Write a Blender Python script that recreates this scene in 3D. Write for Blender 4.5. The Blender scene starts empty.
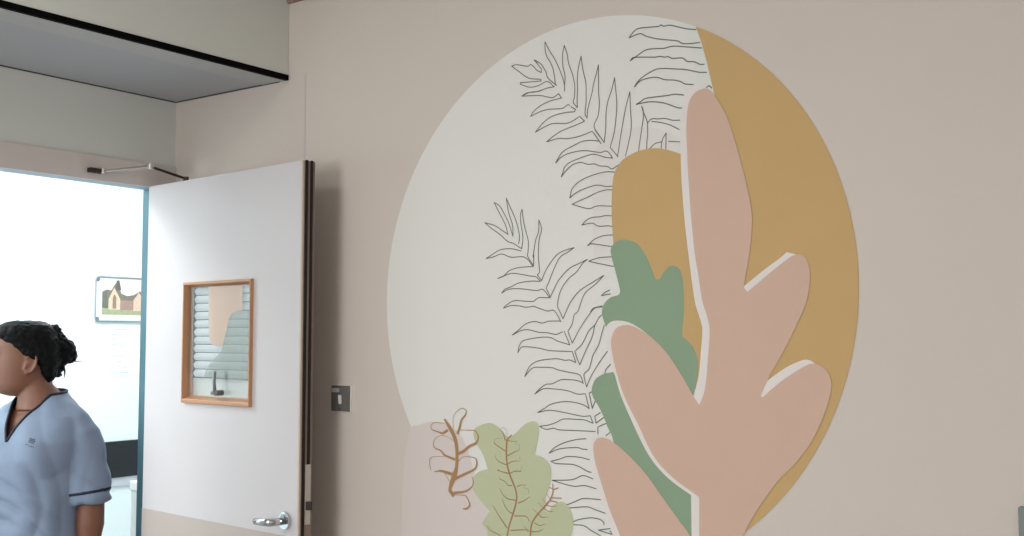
import bpy, bmesh, math, random
from mathutils import Vector, Matrix, noise
from mathutils.bvhtree import BVHTree
from mathutils.geometry import tessellate_polygon

random.seed(7)
COL = bpy.context.scene.collection
PI = math.pi
R = math.radians

# ------------------------------------------------------------------ camera
CAM = Vector((3.153, -2.363, 1.53))
YAW = R(35.73)
PITCH = R(3.70)
FPX = 1083.0
cd = bpy.data.cameras.new('camera')
cam = bpy.data.objects.new('camera', cd)
COL.objects.link(cam)
cam.location = CAM
cam.rotation_euler = (R(90) + PITCH, 0, YAW)
cd.sensor_width = 36
cd.lens = 36 * FPX / 1024
cd.clip_start = 0.05
bpy.context.scene.camera = cam
CM = Matrix.Rotation(YAW, 3, 'Z') @ Matrix.Rotation(R(90) + PITCH, 3, 'X')


def ray(px, py):
    return CM @ Vector(((px - 512) / FPX, -(py - 268) / FPX, -1))


def hit(px, py, n, d):
    """point on the plane n.p = d seen at this place of the photograph"""
    r = ray(px, py)
    n = Vector(n)
    return CAM + r * ((d - n.dot(CAM)) / n.dot(r))


def on_mural(px, py):
    p = hit(px, py, (0, 1, 0), 0)
    return (p.x, p.z)


# --------------------------------------------------------------- materials
def lin(c):
    out = []
    for v in c:
        v = v / 255.0
        out.append(v / 12.92 if v <= 0.04045 else ((v + 0.055) / 1.055) ** 2.4)
    return out


def mat(name, rgb, rough=0.6, metal=0.0, noise_amt=0.03, scale=30.0, bump=0.0, bscale=200.0,
        spec=0.4, sheen=0.0, stretch=(1, 1, 1), alpha=1.0, emit=0.0):
    m = bpy.data.materials.new(name)
    m.use_nodes = True
    nt = m.node_tree
    b = nt.nodes['Principled BSDF']
    c = lin(rgb)
    tc = nt.nodes.new('ShaderNodeTexCoord')
    mp = nt.nodes.new('ShaderNodeMapping')
    mp.inputs['Scale'].default_value = stretch
    nt.links.new(tc.outputs['Object'], mp.inputs['Vector'])
    nz = nt.nodes.new('ShaderNodeTexNoise')
    nz.inputs['Scale'].default_value = scale
    nz.inputs['Detail'].default_value = 4
    nt.links.new(mp.outputs['Vector'], nz.inputs['Vector'])
    mx = nt.nodes.new('ShaderNodeMix')
    mx.data_type = 'RGBA'
    mx.inputs[6].default_value = [min(1, v * (1 - noise_amt)) for v in c] + [1]
    mx.inputs[7].default_value = [min(1, v * (1 + noise_amt)) for v in c] + [1]
    nt.links.new(nz.outputs['Fac'], mx.inputs[0])
    nt.links.new(mx.outputs[2], b.inputs['Base Color'])
    b.inputs['Roughness'].default_value = rough
    b.inputs['Metallic'].default_value = metal
    b.inputs['Specular IOR Level'].default_value = spec
    b.inputs['Sheen Weight'].default_value = sheen
    b.inputs['Alpha'].default_value = alpha
    if emit:
        b.inputs['Emission Color'].default_value = c + [1]
        b.inputs['Emission Strength'].default_value = emit
    if bump:
        nb = nt.nodes.new('ShaderNodeTexNoise')
        nb.inputs['Scale'].default_value = bscale
        nb.inputs['Detail'].default_value = 3
        nt.links.new(mp.outputs['Vector'], nb.inputs['Vector'])
        bp = nt.nodes.new('ShaderNodeBump')
        bp.inputs['Strength'].default_value = bump
        bp.inputs['Distance'].default_value = 0.004
        nt.links.new(nb.outputs['Fac'], bp.inputs['Height'])
        nt.links.new(bp.outputs['Normal'], b.inputs['Normal'])
    return m


def wood(name, a, b2, rough=0.45):
    m = mat(name, a, rough, 0, 0.0)
    nt = m.node_tree
    mx = [n for n in nt.nodes if n.type == 'MIX'][0]
    mx.inputs[6].default_value = lin(a) + [1]
    mx.inputs[7].default_value = lin(b2) + [1]
    mp = [n for n in nt.nodes if n.type == 'MAPPING'][0]
    mp.inputs['Scale'].default_value = (6, 6, 1)
    return m


M = {
    'wall': mat('warm vinyl wall', (214, 204, 194), 0.75, noise_amt=0.02, scale=3, bump=0.05, bscale=400),
    'greenwall': mat('pale green paint', (218, 220, 213), 0.7, noise_amt=0.02, scale=4, bump=0.04),
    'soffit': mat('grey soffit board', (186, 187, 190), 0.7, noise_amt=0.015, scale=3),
    'blackgap': mat('black rubber strip', (4, 4, 5), 0.8, spec=0.1),
    'ceiling': mat('white ceiling', (226, 224, 220), 0.8),
    'floor': mat('grey vinyl floor', (150, 152, 155), 0.4, noise_amt=0.06, scale=60),
    'otherwall': mat('white paint', (232, 240, 242), 0.6, noise_amt=0.01, scale=3),
    'frame': mat('beige lintel paint', (216, 207, 200), 0.5, noise_amt=0.02),
    'teal': mat('teal gloss paint', (74, 112, 124), 0.45, noise_amt=0.04, scale=8),
    'reveal': mat('blue grey lining paint', (160, 172, 190), 0.45),
    'door': mat('white laminate', (206, 201, 202), 0.42, noise_amt=0.012, scale=5),
    'kick': mat('beige laminate', (186, 174, 166), 0.45, noise_amt=0.02, scale=5),
    'edge': wood('door edge wood', (128, 108, 98), (150, 128, 115)),
    'lip': wood('pale edge lipping', (190, 172, 155), (205, 188, 172)),
    'seal': mat('black intumescent seal', (18, 14, 14), 0.6),
    'oak': wood('orange oak bead', (176, 126, 92), (203, 154, 116), 0.4),
    'chrome': mat('chrome', (200, 202, 205), 0.16, 1.0, 0.01),
    'steel': mat('brushed steel', (140, 140, 138), 0.35, 0.9, 0.05),
    'darksteel': mat('dark bronze steel', (70, 64, 62), 0.4, 0.7, 0.05),
    'silver': mat('silver arm', (196, 190, 182), 0.3, 0.8, 0.03),
    'slat': mat('pale blue louvre glass', (188, 190, 192), 0.5, noise_amt=0.01),
    'slatback': mat('dark louvre gap shade', (44, 58, 60), 0.5),
    'paleglass': mat('pale green glass', (200, 202, 198), 0.3, noise_amt=0.02),
    'reflp': mat('peach film', (224, 170, 130), 0.5, noise_amt=0.02, alpha=0.66),  # see-through tints that paint a reflection in the door glass
    'reflg': mat('grey green film', (142, 150, 136), 0.5, noise_amt=0.02, alpha=0.5),
    'plate': mat('dark brushed plate', (112, 110, 105), 0.45, 0.1, 0.05),
    'white': mat('white plastic', (232, 230, 224), 0.4),
    'greybox': mat('grey green casing', (128, 138, 134), 0.5, noise_amt=0.02),
    'rail': mat('black wall rail', (27, 29, 35), 0.6, noise_amt=0.05, scale=40),
    'paper': mat('white paper', (240, 242, 242), 0.7, noise_amt=0.005),
    'ink': mat('pale grey ink', (160, 170, 176), 0.7),
    'alu': mat('aluminium frame', (158, 164, 172), 0.35, 0.6),
    'greycap': mat('grey plastic corner', (120, 126, 134), 0.5),
    # mural inks
    'm_white': mat('mural off white', (231, 229, 223), 0.75, noise_amt=0.012, scale=4, bump=0.05, bscale=400),
    'm_lilac': mat('mural lilac beige', (220, 209, 203), 0.75, noise_amt=0.012, scale=4, bump=0.05, bscale=400),
    'm_tint': mat('mural rose tint', (228, 224, 218), 0.75, noise_amt=0.012, scale=4),
    'm_band': mat('mural green tint', (227, 228, 221), 0.75, noise_amt=0.012, scale=4),
    'm_ochre': mat('mural ochre', (203, 169, 115), 0.75, noise_amt=0.03, scale=8, bump=0.05, bscale=400),
    'm_pink': mat('mural dusty pink', (213, 181, 161), 0.75, noise_amt=0.02, scale=6, bump=0.05, bscale=400),
    'm_outline': mat('mural white outline', (233, 226, 221), 0.75, noise_amt=0.012, scale=4),
    'm_green': mat('mural mid green', (142, 166, 138), 0.75, noise_amt=0.03, scale=8, bump=0.05, bscale=400),
    'm_sage': mat('mural light sage', (194, 199, 163), 0.75, noise_amt=0.03, scale=8, bump=0.05, bscale=400),
    'm_line': mat('mural line grey', (110, 112, 104), 0.75),
    'm_brown': mat('mural line brown', (174, 134, 92), 0.75, noise_amt=0.06, scale=60),
    # person
    'skin': mat('skin', (122, 80, 62), 0.5, noise_amt=0.06, scale=25, bump=0.05, bscale=300),
    'lips': mat('lip skin', (132, 72, 66), 0.45),
    'hair': mat('black hair', (9, 8, 9), 0.6, spec=0.12, noise_amt=0.3, scale=60, bump=0.25, bscale=70, stretch=(1, 1, 4)),
    'tunic': mat('blue grey tunic cloth', (117, 129, 149), 0.8, noise_amt=0.02, scale=50, bump=0.10, bscale=25, sheen=0.1),
    'navy': mat('navy piping', (22, 24, 44), 0.7),
    'trousers': mat('navy trousers', (34, 38, 58), 0.8),
    'shoe': mat('black shoe leather', (20, 20, 22), 0.4),
    'eye': mat('eye', (225, 220, 214), 0.2),
    'iris': mat('iris', (40, 24, 18), 0.2),
}


# ----------------------------------------------------------------- helpers
def obj(name, bm, m, parent=None, smooth=False, bevel=0.0):
    bmesh.ops.recalc_face_normals(bm, faces=bm.faces[:])
    me = bpy.data.meshes.new(name)
    bm.to_mesh(me)
    bm.free()
    o = bpy.data.objects.new(name, me)
    COL.objects.link(o)
    for mm in (m if isinstance(m, (list, tuple)) else [m]):
        me.materials.append(mm)
    if parent:
        o.parent = parent
    if smooth:
        for p in me.polygons:
            p.use_smooth = True
    if bevel:
        md = o.modifiers.new('bevel', 'BEVEL')
        md.width = bevel
        md.segments = 2
        md.limit_method = 'ANGLE'
    return o


def thing(name, label, cat, loc=(0, 0, 0), rotz=0, group=None):
    o = bpy.data.objects.new(name, None)
    COL.objects.link(o)
    o.location = loc
    o.rotation_euler = (0, 0, rotz)
    o.empty_display_size = 0.05
    if label:
        o['label'] = label
        o['category'] = cat
    if group:
        o['group'] = group
    return o


def struct(name, bm, m, bevel=0.0):
    o = obj(name, bm, m, bevel=bevel)
    o['kind'] = 'structure'
    return o


def box(bm, a, b, mi=0):
    x0, y0, z0 = [min(a[i], b[i]) for i in range(3)]
    x1, y1, z1 = [max(a[i], b[i]) for i in range(3)]
    v = [bm.verts.new(p) for p in [(x0, y0, z0), (x1, y0, z0), (x1, y1, z0), (x0, y1, z0),
                                   (x0, y0, z1), (x1, y0, z1), (x1, y1, z1), (x0, y1, z1)]]
    for f in [(0, 3, 2, 1), (4, 5, 6, 7), (0, 1, 5, 4), (1, 2, 6, 5), (2, 3, 7, 6), (3, 0, 4, 7)]:
        fc = bm.faces.new([v[i] for i in f])
        fc.material_index = mi
    return bm


def bx(a, b):
    return box(bmesh.new(), a, b)


def tube(bm, pts, r, seg=10, closed=False):
    pts = [Vector(p) for p in pts]
    n = len(pts)
    rr = r if isinstance(r, (list, tuple)) else [r] * n
    rings = []
    up = None
    for i in range(n):
        if closed:
            t = pts[(i + 1) % n] - pts[i - 1]
        else:
            t = pts[min(i + 1, n - 1)] - pts[max(i - 1, 0)]
        t.normalize()
        if up is None:
            up = Vector((0, 0, 1)) if abs(t.z) < 0.9 else Vector((1, 0, 0))
        a = t.cross(up).normalized()
        up = a.cross(t).normalized()
        rings.append([bm.verts.new(pts[i] + (a * math.cos(2 * PI * k / seg) + up * math.sin(2 * PI * k / seg)) * rr[i])
                      for k in range(seg)])
    m = n if closed else n - 1
    for i in range(m):
        A, B = rings[i], rings[(i + 1) % n]
        for k in range(seg):
            bm.faces.new((A[k], A[(k + 1) % seg], B[(k + 1) % seg], B[k]))
    if not closed:
        bm.faces.new(rings[0][::-1])
        bm.faces.new(rings[-1])
    return bm


def cyl(bm, a, b, r, r2=None, seg=24):
    return tube(bm, [a, b], [r, r if r2 is None else r2], seg)


def ellipsoid(bm, c, rad, mtx=None, seg=24, rings=14):
    mm = Matrix.Translation(c) @ (mtx.to_4x4() if mtx else Matrix.Identity(4)) @ Matrix.Diagonal((*rad, 1))
    bmesh.ops.create_uvsphere(bm, u_segments=seg, v_segments=rings, radius=1, matrix=mm)
    return bm


def loft(bm, rings, cap=True):
    vs = [[bm.verts.new(p) for p in r] for r in rings]
    n = len(vs[0])
    for i in range(len(vs) - 1):
        for k in range(n):
            bm.faces.new((vs[i][k], vs[i][(k + 1) % n], vs[i + 1][(k + 1) % n], vs[i + 1][k]))
    if cap:
        bm.faces.new(vs[0][::-1])
        bm.faces.new(vs[-1])
    return bm


def plate(pts, y, t=0.0):
    """flat filled outline in the x-z plane at depth y (thickness t towards +y)"""
    bm = bmesh.new()
    v = [bm.verts.new((p[0], y, p[1])) for p in pts]
    for tri in tessellate_polygon([[Vector((p[0], p[1], 0)) for p in pts]]):
        if len(set(tri)) == 3:
            try:
                bm.faces.new([v[i] for i in tri])
            except ValueError:
                pass
    if t:
        g = bmesh.ops.extrude_face_region(bm, geom=bm.faces[:])
        bmesh.ops.translate(bm, verts=[e for e in g['geom'] if isinstance(e, bmesh.types.BMVert)], vec=(0, t, 0))
    return bm


def smooth_line(pts, closed=False, sub=5, corner=62):
    """Catmull-Rom through the points, kept sharp at the corners"""
    pts = [Vector(p) for p in pts]
    n = len(pts)
    if n < 3:
        return pts
    def is_c(i):
        if not closed and i in (0, n - 1):
            return True
        a = pts[i] - pts[i - 1]
        b = pts[(i + 1) % n] - pts[i]
        if a.length < 1e-9 or b.length < 1e-9:
            return True
        return a.angle(b) > R(corner)
    cs = [is_c(i) for i in range(n)]
    out = []
    for i in range(n if closed else n - 1):
        p1, p2 = pts[i], pts[(i + 1) % n]
        L = (p2 - p1)
        m1 = L if cs[i] else (p2 - pts[i - 1]) * 0.5
        m2 = L if cs[(i + 1) % n] else (pts[(i + 2) % n] - p1) * 0.5
        if m1.length > L.length * 1.2:
            m1 = m1 * (L.length * 1.2 / m1.length)
        if m2.length > L.length * 1.2:
            m2 = m2 * (L.length * 1.2 / m2.length)
        for k in range(sub):
            t = k / sub
            out.append(p1 * (2 * t**3 - 3 * t * t + 1) + m1 * (t**3 - 2 * t * t + t)
                       + p2 * (-2 * t**3 + 3 * t * t) + m2 * (t**3 - t * t))
    if not closed:
        out.append(pts[-1])
    return out


def ribbon(bm, pts, w, y):
    """flat brush line of width w (number or one per point) in the x-z plane"""
    n = len(pts)
    ww = w if isinstance(w, (list, tuple)) else [w] * n
    start = 0
    segs = []
    for i in range(1, n - 1):
        a = pts[i] - pts[i - 1]
        b = pts[i + 1] - pts[i]
        if a.length > 1e-9 and b.length > 1e-9 and a.angle(b) > R(80):
            segs.append((start, i))
            start = i
    segs.append((start, n - 1))
    for s, e in segs:
        prev = None
        for i in range(s, e + 1):
            t = Vector((0, 0))
            if i > s:
                t += (pts[i] - pts[i - 1]).normalized()
            if i < e:
                t += (pts[i + 1] - pts[i]).normalized()
            if t.length < 1e-9:
                continue
            t.normalize()
            p = pts[i]
            if i == s:
                p = p - t * ww[i] * 0.3
            if i == e:
                p = p + t * ww[i] * 0.3
            q = Vector((-t.y, t.x)) * ww[i] * 0.5
            a, b = bm.verts.new((p.x + q.x, y, p.y + q.y)), bm.verts.new((p.x - q.x, y, p.y - q.y))
            if prev:
                bm.faces.new((prev[0], prev[1], b, a))
            prev = (a, b)


ORI = dict(A=(500, 30), B=(600, 15), C=(500, 90), D=(600, 75), E=(520, 140), F=(520, 200), G=(470, 190), H=(480, 245),
           I=(500, 295), J=(500, 350), K=(510, 410), L=(510, 469), M=(400, 400), N=(420, 469), O=(460, 415), Q=(600, 140))


def parse(s, default_w=None):
    """'A 95,290 130,278 C 10,20,8' -> wall points (and widths)"""
    o = None
    P, W = [], []
    for tk in s.split():
        if tk in ORI:
            o = ORI[tk]
            continue
        q = [float(v) for v in tk.split(',')]
        P.append(Vector(on_mural(o[0] + q[0] / 8, o[1] + q[1] / 8)))
        W.append(q[2] if len(q) > 2 else None)
    last = default_w
    for i in range(len(W)):
        if W[i] is None:
            W[i] = last
        last = W[i]
    return P, W


# ------------------------------------------------------------- room shell
BY = -4.5
CZ = 2.72
SZ = 2.357
# wall with the mural (plane y = 0), room at y < 0
struct('wall_mural', bx((0, 0, 0), (5.2, 0.12, CZ)), M['wall'])
# thin covering seam left of the bulkhead corner
p = hit(305, 120, (0, 1, 0), 0)
struct('trim_1', bx((p.x - 0.003, -0.0015, 0), (p.x + 0.003, 0.001, SZ + 0.01)), mat('seam filler', (206, 196, 190), 0.6))

# door wall with its opening (plane x = 0)
OY0, OY1, OZ = -0.945, -0.072, 2.045
bm = bmesh.new()
box(bm, (-0.07, OY1, 0), (0, 2.3, CZ))
bmesh.ops.translate(bm, verts=bm.verts[:], vec=(0, 0, 0))
bm.free()
bm = bmesh.new()
box(bm, (-0.07, OY1 + 0.012, 0), (0, 0.0, CZ))
box(bm, (-0.07, 0.0, 0), (-0.001, 2.3, CZ))
box(bm, (-0.07, BY - 0.1, 0), (0, OY0 - 0.012, CZ))
box(bm, (-0.07, OY0 - 0.012, OZ + 0.012), (0, OY1 + 0.012, CZ))
struct('wall_left', bm, M['greenwall'])
# frame lintel and posts on the room face
ltop = hit(175, 168, (1, 0, 0), 0).z
lbot = hit(100, 180.8, (1, 0, 0), 0).z
bm = bmesh.new()
box(bm, (0, OY0 - 0.075, lbot), (0.008, -0.001, ltop))
box(bm, (0, OY0 - 0.075, 0), (0.008, OY0, lbot))
struct('trim_2', bm, M['frame'])
# lining of the opening
struct('trim_3', bx((-0.076, OY1, 0), (-0.002, OY1 + 0.012, OZ)), M['teal'])
struct('trim_4', bx((-0.076, OY0 - 0.012, 0), (-0.002, OY0, OZ)), M['teal'])
struct('trim_5', bx((-0.076, OY0 - 0.012, OZ), (-0.002, OY1 + 0.012, OZ + 0.012)), M['reveal'])

# bulkhead over the doorway
BX = hit(288.5, 77, (0, 1, 0), 0).x
bm = bmesh.new()
box(bm, (0.001, BY, SZ + 0.012), (BX, -0.001, CZ - 0.001))
struct('wall_bulkhead', bm, M['greenwall'])
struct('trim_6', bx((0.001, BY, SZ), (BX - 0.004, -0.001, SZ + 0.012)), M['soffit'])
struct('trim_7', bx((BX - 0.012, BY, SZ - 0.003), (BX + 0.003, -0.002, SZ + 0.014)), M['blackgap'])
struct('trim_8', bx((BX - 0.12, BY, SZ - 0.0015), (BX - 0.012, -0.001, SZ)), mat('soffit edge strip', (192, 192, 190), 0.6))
# dark shadow joint where the soffit meets the walls
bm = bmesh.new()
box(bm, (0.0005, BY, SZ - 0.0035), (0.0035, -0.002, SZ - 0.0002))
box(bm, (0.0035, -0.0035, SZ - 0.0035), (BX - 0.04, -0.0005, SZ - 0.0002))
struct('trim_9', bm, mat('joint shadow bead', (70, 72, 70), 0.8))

struct('trim_12', bx((BX + 0.001, -0.012, hit(290, 2.2, (0, 1, 0), -0.012).z), (5.2, 0, CZ)), mat('rose brown cornice band', (150, 124, 116), 0.7))
struct('floor', bx((-2.4, BY - 0.1, -0.1), (5.3, 2.4, 0)), M['floor'])
struct('ceiling', bx((-2.4, BY - 0.1, CZ), (5.3, 2.4, CZ + 0.1)), M['ceiling'])
struct('wall_right', bx((5.2, BY - 0.1, 0), (5.3, 0.12, CZ)), M['wall'])
# back wall with a daylight window (behind the camera)
WX0, WX1, WZ0, WZ1, BY_ = 1.5, 2.5, 0.9, 2.3, 0
bm = bmesh.new()
box(bm, (0, BY - 0.1, 0), (WX0, BY, CZ))
box(bm, (WX1, BY - 0.1, 0), (5.2, BY, CZ))
box(bm, (WX0, BY - 0.1, 0), (WX1, BY, WZ0))
box(bm, (WX0, BY - 0.1, WZ1), (WX1, BY, CZ))
struct('wall_back', bm, M['wall'])
bm = bmesh.new()
for x in (WX0, (WX0 + WX1) / 2 - 0.02, WX1 - 0.04):
    box(bm, (x, BY - 0.08, WZ0), (x + 0.04, BY - 0.03, WZ1))
box(bm, (WX0, BY - 0.08, WZ0), (WX1, BY - 0.03, WZ0 + 0.04))
box(bm, (WX0, BY - 0.08, WZ1 - 0.04), (WX1, BY - 0.03, WZ1))
struct('window_1', bm, M['white'])
struct('baseboard_mural', bx((1.0, -0.012, 0), (5.2, 0, 0.1)), M['frame'])

# the bright room beyond
FX = -2.2
struct('wall_far', bx((FX - 0.1, -3.6, 0), (FX, 2.3, CZ)), M['otherwall'])
struct('wall_far_side', bx((FX, 2.3, 0), (-0.07, 2.4, CZ)), M['otherwall'])
struct('wall_near_side', bx((FX, -3.6, 0), (-0.07, -3.5, CZ)), M['otherwall'])
zt = hit(110, 442, (1, 0, 0), FX + 0.02).z
zb = hit(110, 478.5, (1, 0, 0), FX + 0.02).z
struct('trim_10', bx((FX, -3.5, zb), (FX + 0.02, 2.3, zt)), M['rail'], bevel=0.004)
struct('trim_11', bx((FX, -3.5, zb - 0.05), (FX + 0.012, 2.3, zb)), mat('grey rail shadow', (190, 194, 200), 0.5))  # grey strip standing in for the shadow under the dark rail

# --------------------------------------------------------------------- door
DANG = R(-5.5)
PIV = Vector((0.014, -0.068, 0))
door = thing('door_1', None, None, PIV, DANG)
door['kind'] = 'structure'
DM = Matrix.Translation(PIV) @ Matrix.Rotation(DANG, 4, 'Z')
DI = DM.inverted()
DN = DM.to_3x3() @ Vector((0, 1, 0))
T = 0.044


def on_door(px, py, off=0.0):
    pl = DM @ Vector((0, -T - off, 0))
    return DI @ hit(px, py, DN, DN.dot(pl))


e = on_door(301.4, 300)
DW = e.x
dtop = on_door(225, 173.7).z
c0 = on_door(186.3, 284.0)
c1 = on_door(252.0, 404)
f0u, f1u, f1z, f0z = c0.x, c1.x, on_door(218, 280.9).z, on_door(218, 404.7).z
h0u, h1u, h0z, h1z = f0u + 0.007, f1u - 0.006, f0z + 0.009, f1z - 0.009


def slab_hole(u0, u1, z0, z1, y0, y1, hu0, hu1, hz0, hz1):
    bm = bmesh.new()
    us, zs = [u0, hu0, hu1, u1], [z0, hz0, hz1, z1]
    vv = {}
    for yi, y in enumerate((y0, y1)):
        for i, u in enumerate(us):
            for j, z in enumerate(zs):
                vv[(yi, i, j)] = bm.verts.new((u, y, z))
    for i in range(3):
        for j in range(3):
            if (i, j) == (1, 1):
                for a, b in (((1, 1), (2, 1)), ((2, 1), (2, 2)), ((2, 2), (1, 2)), ((1, 2), (1, 1))):
                    bm.faces.new((vv[(0, *a)], vv[(0, *b)], vv[(1, *b)], vv[(1, *a)]))
                continue
            for yi in (0, 1):
                bm.faces.new([vv[(yi, *k)] for k in ((i, j), (i + 1, j), (i + 1, j + 1), (i, j + 1))])
    for i in range(3):
        bm.faces.new((vv[(0, i, 0)], vv[(0, i + 1, 0)], vv[(1, i + 1, 0)], vv[(1, i, 0)]))
        bm.faces.new((vv[(0, i, 3)], vv[(0, i + 1, 3)], vv[(1, i + 1, 3)], vv[(1, i, 3)]))
        bm.faces.new((vv[(0, 0, i)], vv[(0, 0, i + 1)], vv[(1, 0, i + 1)], vv[(1, 0, i)]))
        bm.faces.new((vv[(0, 3, i)], vv[(0, 3, i + 1)], vv[(1, 3, i + 1)], vv[(1, 3, i)]))
    return bm


kz = on_door(230, 525).z
leaf = obj('door_leaf', slab_hole(0.003, DW - 0.006, 0.008, dtop, -T, 0, h0u, h1u, h0z, h1z), M['door'], door)
kick = obj('kick_panel', bx((0.003, -T - 0.0015, 0.008), (DW - 0.006, -T, kz)), M['kick'], door)
# edge: lipping, wood, two black seals, latch plate
edge = obj('door_edge', bx((DW - 0.006, -T, 0.008), (DW, 0, dtop)), M['edge'], door)
obj('edge_lipping', bx((DW - 0.0055, -T - 0.0008, 0.008), (DW + 0.0006, -T + 0.005, dtop)), M['lip'], edge)
zl = on_door(305, 466).z
for y in (-0.031, -0.013):
    obj('smoke_seal', bx((DW - 0.001, y - 0.004, zl if y > -0.02 else 0.02), (DW + 0.003, y + 0.004, dtop + 0.002)), M['seal'], edge)
lp = obj('latch_plate', bx((DW - 0.001, -0.024, zl - 0.17), (DW + 0.0015, -0.004, zl)), M['silver'], door)
bm = bmesh.new()
zb2 = on_door(305, 508).z
loft(bm, [[(DW + 0.001, -0.022, zb2 - 0.012), (DW + 0.001, -0.006, zb2 - 0.012), (DW + 0.001, -0.006, zb2 + 0.012), (DW + 0.001, -0.022, zb2 + 0.012)],
          [(DW + 0.012, -0.010, zb2 - 0.012), (DW + 0.012, -0.006, zb2 - 0.012), (DW + 0.012, -0.006, zb2 + 0.012), (DW + 0.012, -0.010, zb2 + 0.012)]])
obj('latch_bolt', bm, M['darksteel'], lp)

# vision panel: oak bead, louvres, glass, lever
INS = (0.011, 0.009, 0.023, 0.016)     # left, right, bottom, top sight insets


def bead(prof, sgn):
    bm = bmesh.new()
    rings = []
    for k, d in prof:
        l, r2, b, t = [v * k if k <= 1 else v for v in INS]
        y = (-T + d) if sgn > 0 else -d
        rings.append([(f0u + l, y, f0z + b), (f1u - r2, y, f0z + b), (f1u - r2, y, f1z - t), (f0u + l, y, f1z - t)])
    loft(bm, rings, cap=False)
    return bm


vp = obj('vision_panel', bead([(0, 0.0), (0, -0.011), (0.08, -0.0125), (0.45, -0.0125), (0.55, -0.011), (1, 0.020), (1, 0.028)], 1), M['oak'], door)
obj('rear_bead', bead([(0, 0.0), (0, -0.010), (0.5, -0.0115), (1, 0.010)], -1), M['oak'], vp)
g0u, g1u, g0z, g1z = f0u + 0.010, f1u - 0.008, f0z + 0.022, f1z - 0.015
obj('backing_glass', bx((g0u, -T + 0.026, g0z), (g1u, -T + 0.030, g1z)), M['paleglass'], vp)
zbl = on_door(225, 379.5).z
bm = bmesh.new()
box(bm, (g0u, -T + 0.022, zbl), (g1u, -T + 0.0255, g1z))
obj('louvre_backing', bm, M['slatback'], vp)  # dark sheet painting the shade behind and beside the slats
bm = bmesh.new()
pitch = 0.0262
z = zbl + 0.004
while z < g1z - 0.004:
    zt2 = min(z + pitch * 0.90, g1z - 0.001)
    # one curved slat, short of the left side so the dark backing shows as a shadow edge
    prev = None
    uL, uR = g0u + 0.024, g1u - 0.002
    for k in range(7):
        t = k / 6
        yy = -T + 0.0175 - 0.004 * math.sin(PI * t) + 0.002 * t
        zz = z + (zt2 - z) * t
        a = bm.verts.new((uL - 0.006 * math.sin(PI * t), yy, zz))
        b = bm.verts.new((uR, yy, zz))
        if prev:
            bm.faces.new((prev[0], prev[1], b, a))
        prev = (a, b)
    z += pitch
obj('louvre_slats', bm, M['slat'], vp, smooth=True)


def reflection(pts, off, m, name):  # coloured shape on the pane, paints a reflection into the glass
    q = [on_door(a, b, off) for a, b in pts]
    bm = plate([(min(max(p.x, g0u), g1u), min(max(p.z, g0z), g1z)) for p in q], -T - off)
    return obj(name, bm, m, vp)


def cr(ox, oy, s, pts):
    return [(ox + a / s, oy + b / s) for a, b in pts]


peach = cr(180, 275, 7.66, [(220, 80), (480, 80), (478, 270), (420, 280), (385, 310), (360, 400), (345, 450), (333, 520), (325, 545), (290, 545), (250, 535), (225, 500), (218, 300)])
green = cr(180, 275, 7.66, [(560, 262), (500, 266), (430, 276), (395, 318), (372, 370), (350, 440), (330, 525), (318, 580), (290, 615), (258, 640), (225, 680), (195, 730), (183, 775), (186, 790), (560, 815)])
reflection(peach, -0.008, M['reflp'], 'peach_reflection')
reflection(green, -0.009, M['reflg'], 'grey_green_reflection')
gm = bpy.data.materials.new('clear pane')
gm.use_nodes = True
nt = gm.node_tree
for n in list(nt.nodes):
    nt.nodes.remove(n)
o_ = nt.nodes.new('ShaderNodeOutputMaterial')
mxs = nt.nodes.new('ShaderNodeMixShader')
tr = nt.nodes.new('ShaderNodeBsdfTransparent')
tr.inputs[0].default_value = (0.97, 0.98, 0.98, 1)
gl = nt.nodes.new('ShaderNodeBsdfGlossy')
gl.inputs['Roughness'].default_value = 0.02
mxs.inputs[0].default_value = 0.07
nt.links.new(tr.outputs[0], mxs.inputs[1])
nt.links.new(gl.outputs[0], mxs.inputs[2])
nt.links.new(mxs.outputs[0], o_.inputs[0])
obj('glass_pane', bx((g0u, -T + 0.002, g0z), (g1u, -T + 0.004, g1z)), gm, vp)
# lever of the louvres
l0 = on_door(217, 393, 0.015)
bm = bmesh.new()
cyl(bm, (l0.x, -T + 0.004, l0.z), (l0.x, -T - 0.022, l0.z), 0.0085)
cyl(bm, (l0.x - 0.022, -T - 0.018, l0.z), (l0.x + 0.010, -T - 0.018, l0.z + 0.001), 0.006)
l1 = on_door(215.6, 371.5, 0.015)
tube(bm, [(l0.x - 0.004, -T - 0.020, l0.z), (l1.x, -T - 0.020, (l0.z + l1.z) / 2), (l1.x, -T - 0.018, l1.z)], [0.0058, 0.0050, 0.0046], 14)
obj('louvre_lever', bm, mat('dull steel lever', (130, 132, 132), 0.4, 0.3), vp, smooth=True)

# lever handle and rose
hp = on_door(286.0, 520.5, 0.0)
bm = bmesh.new()
cyl(bm, (hp.x, -T - 0.0015, hp.z), (hp.x, -T - 0.010, hp.z), 0.026, 0.025, 32)
rose = obj('door_handle', bm, M['chrome'], door, smooth=False, bevel=0.001)
bm = bmesh.new()
tube(bm, [(hp.x, -T - 0.010, hp.z), (hp.x, -T - 0.040, hp.z), (hp.x - 0.004, -T - 0.052, hp.z), (hp.x - 0.018, -T - 0.058, hp.z),
          (hp.x - 0.04, -T - 0.060, hp.z - 0.001), (hp.x - 0.066, -T - 0.058, hp.z - 0.002), (hp.x - 0.071, -T - 0.056, hp.z - 0.002)],
     [0.011, 0.011, 0.0115, 0.011, 0.0105, 0.0095, 0.005], 16)
obj('lever', bm, M['chrome'], rose, smooth=True)
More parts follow.
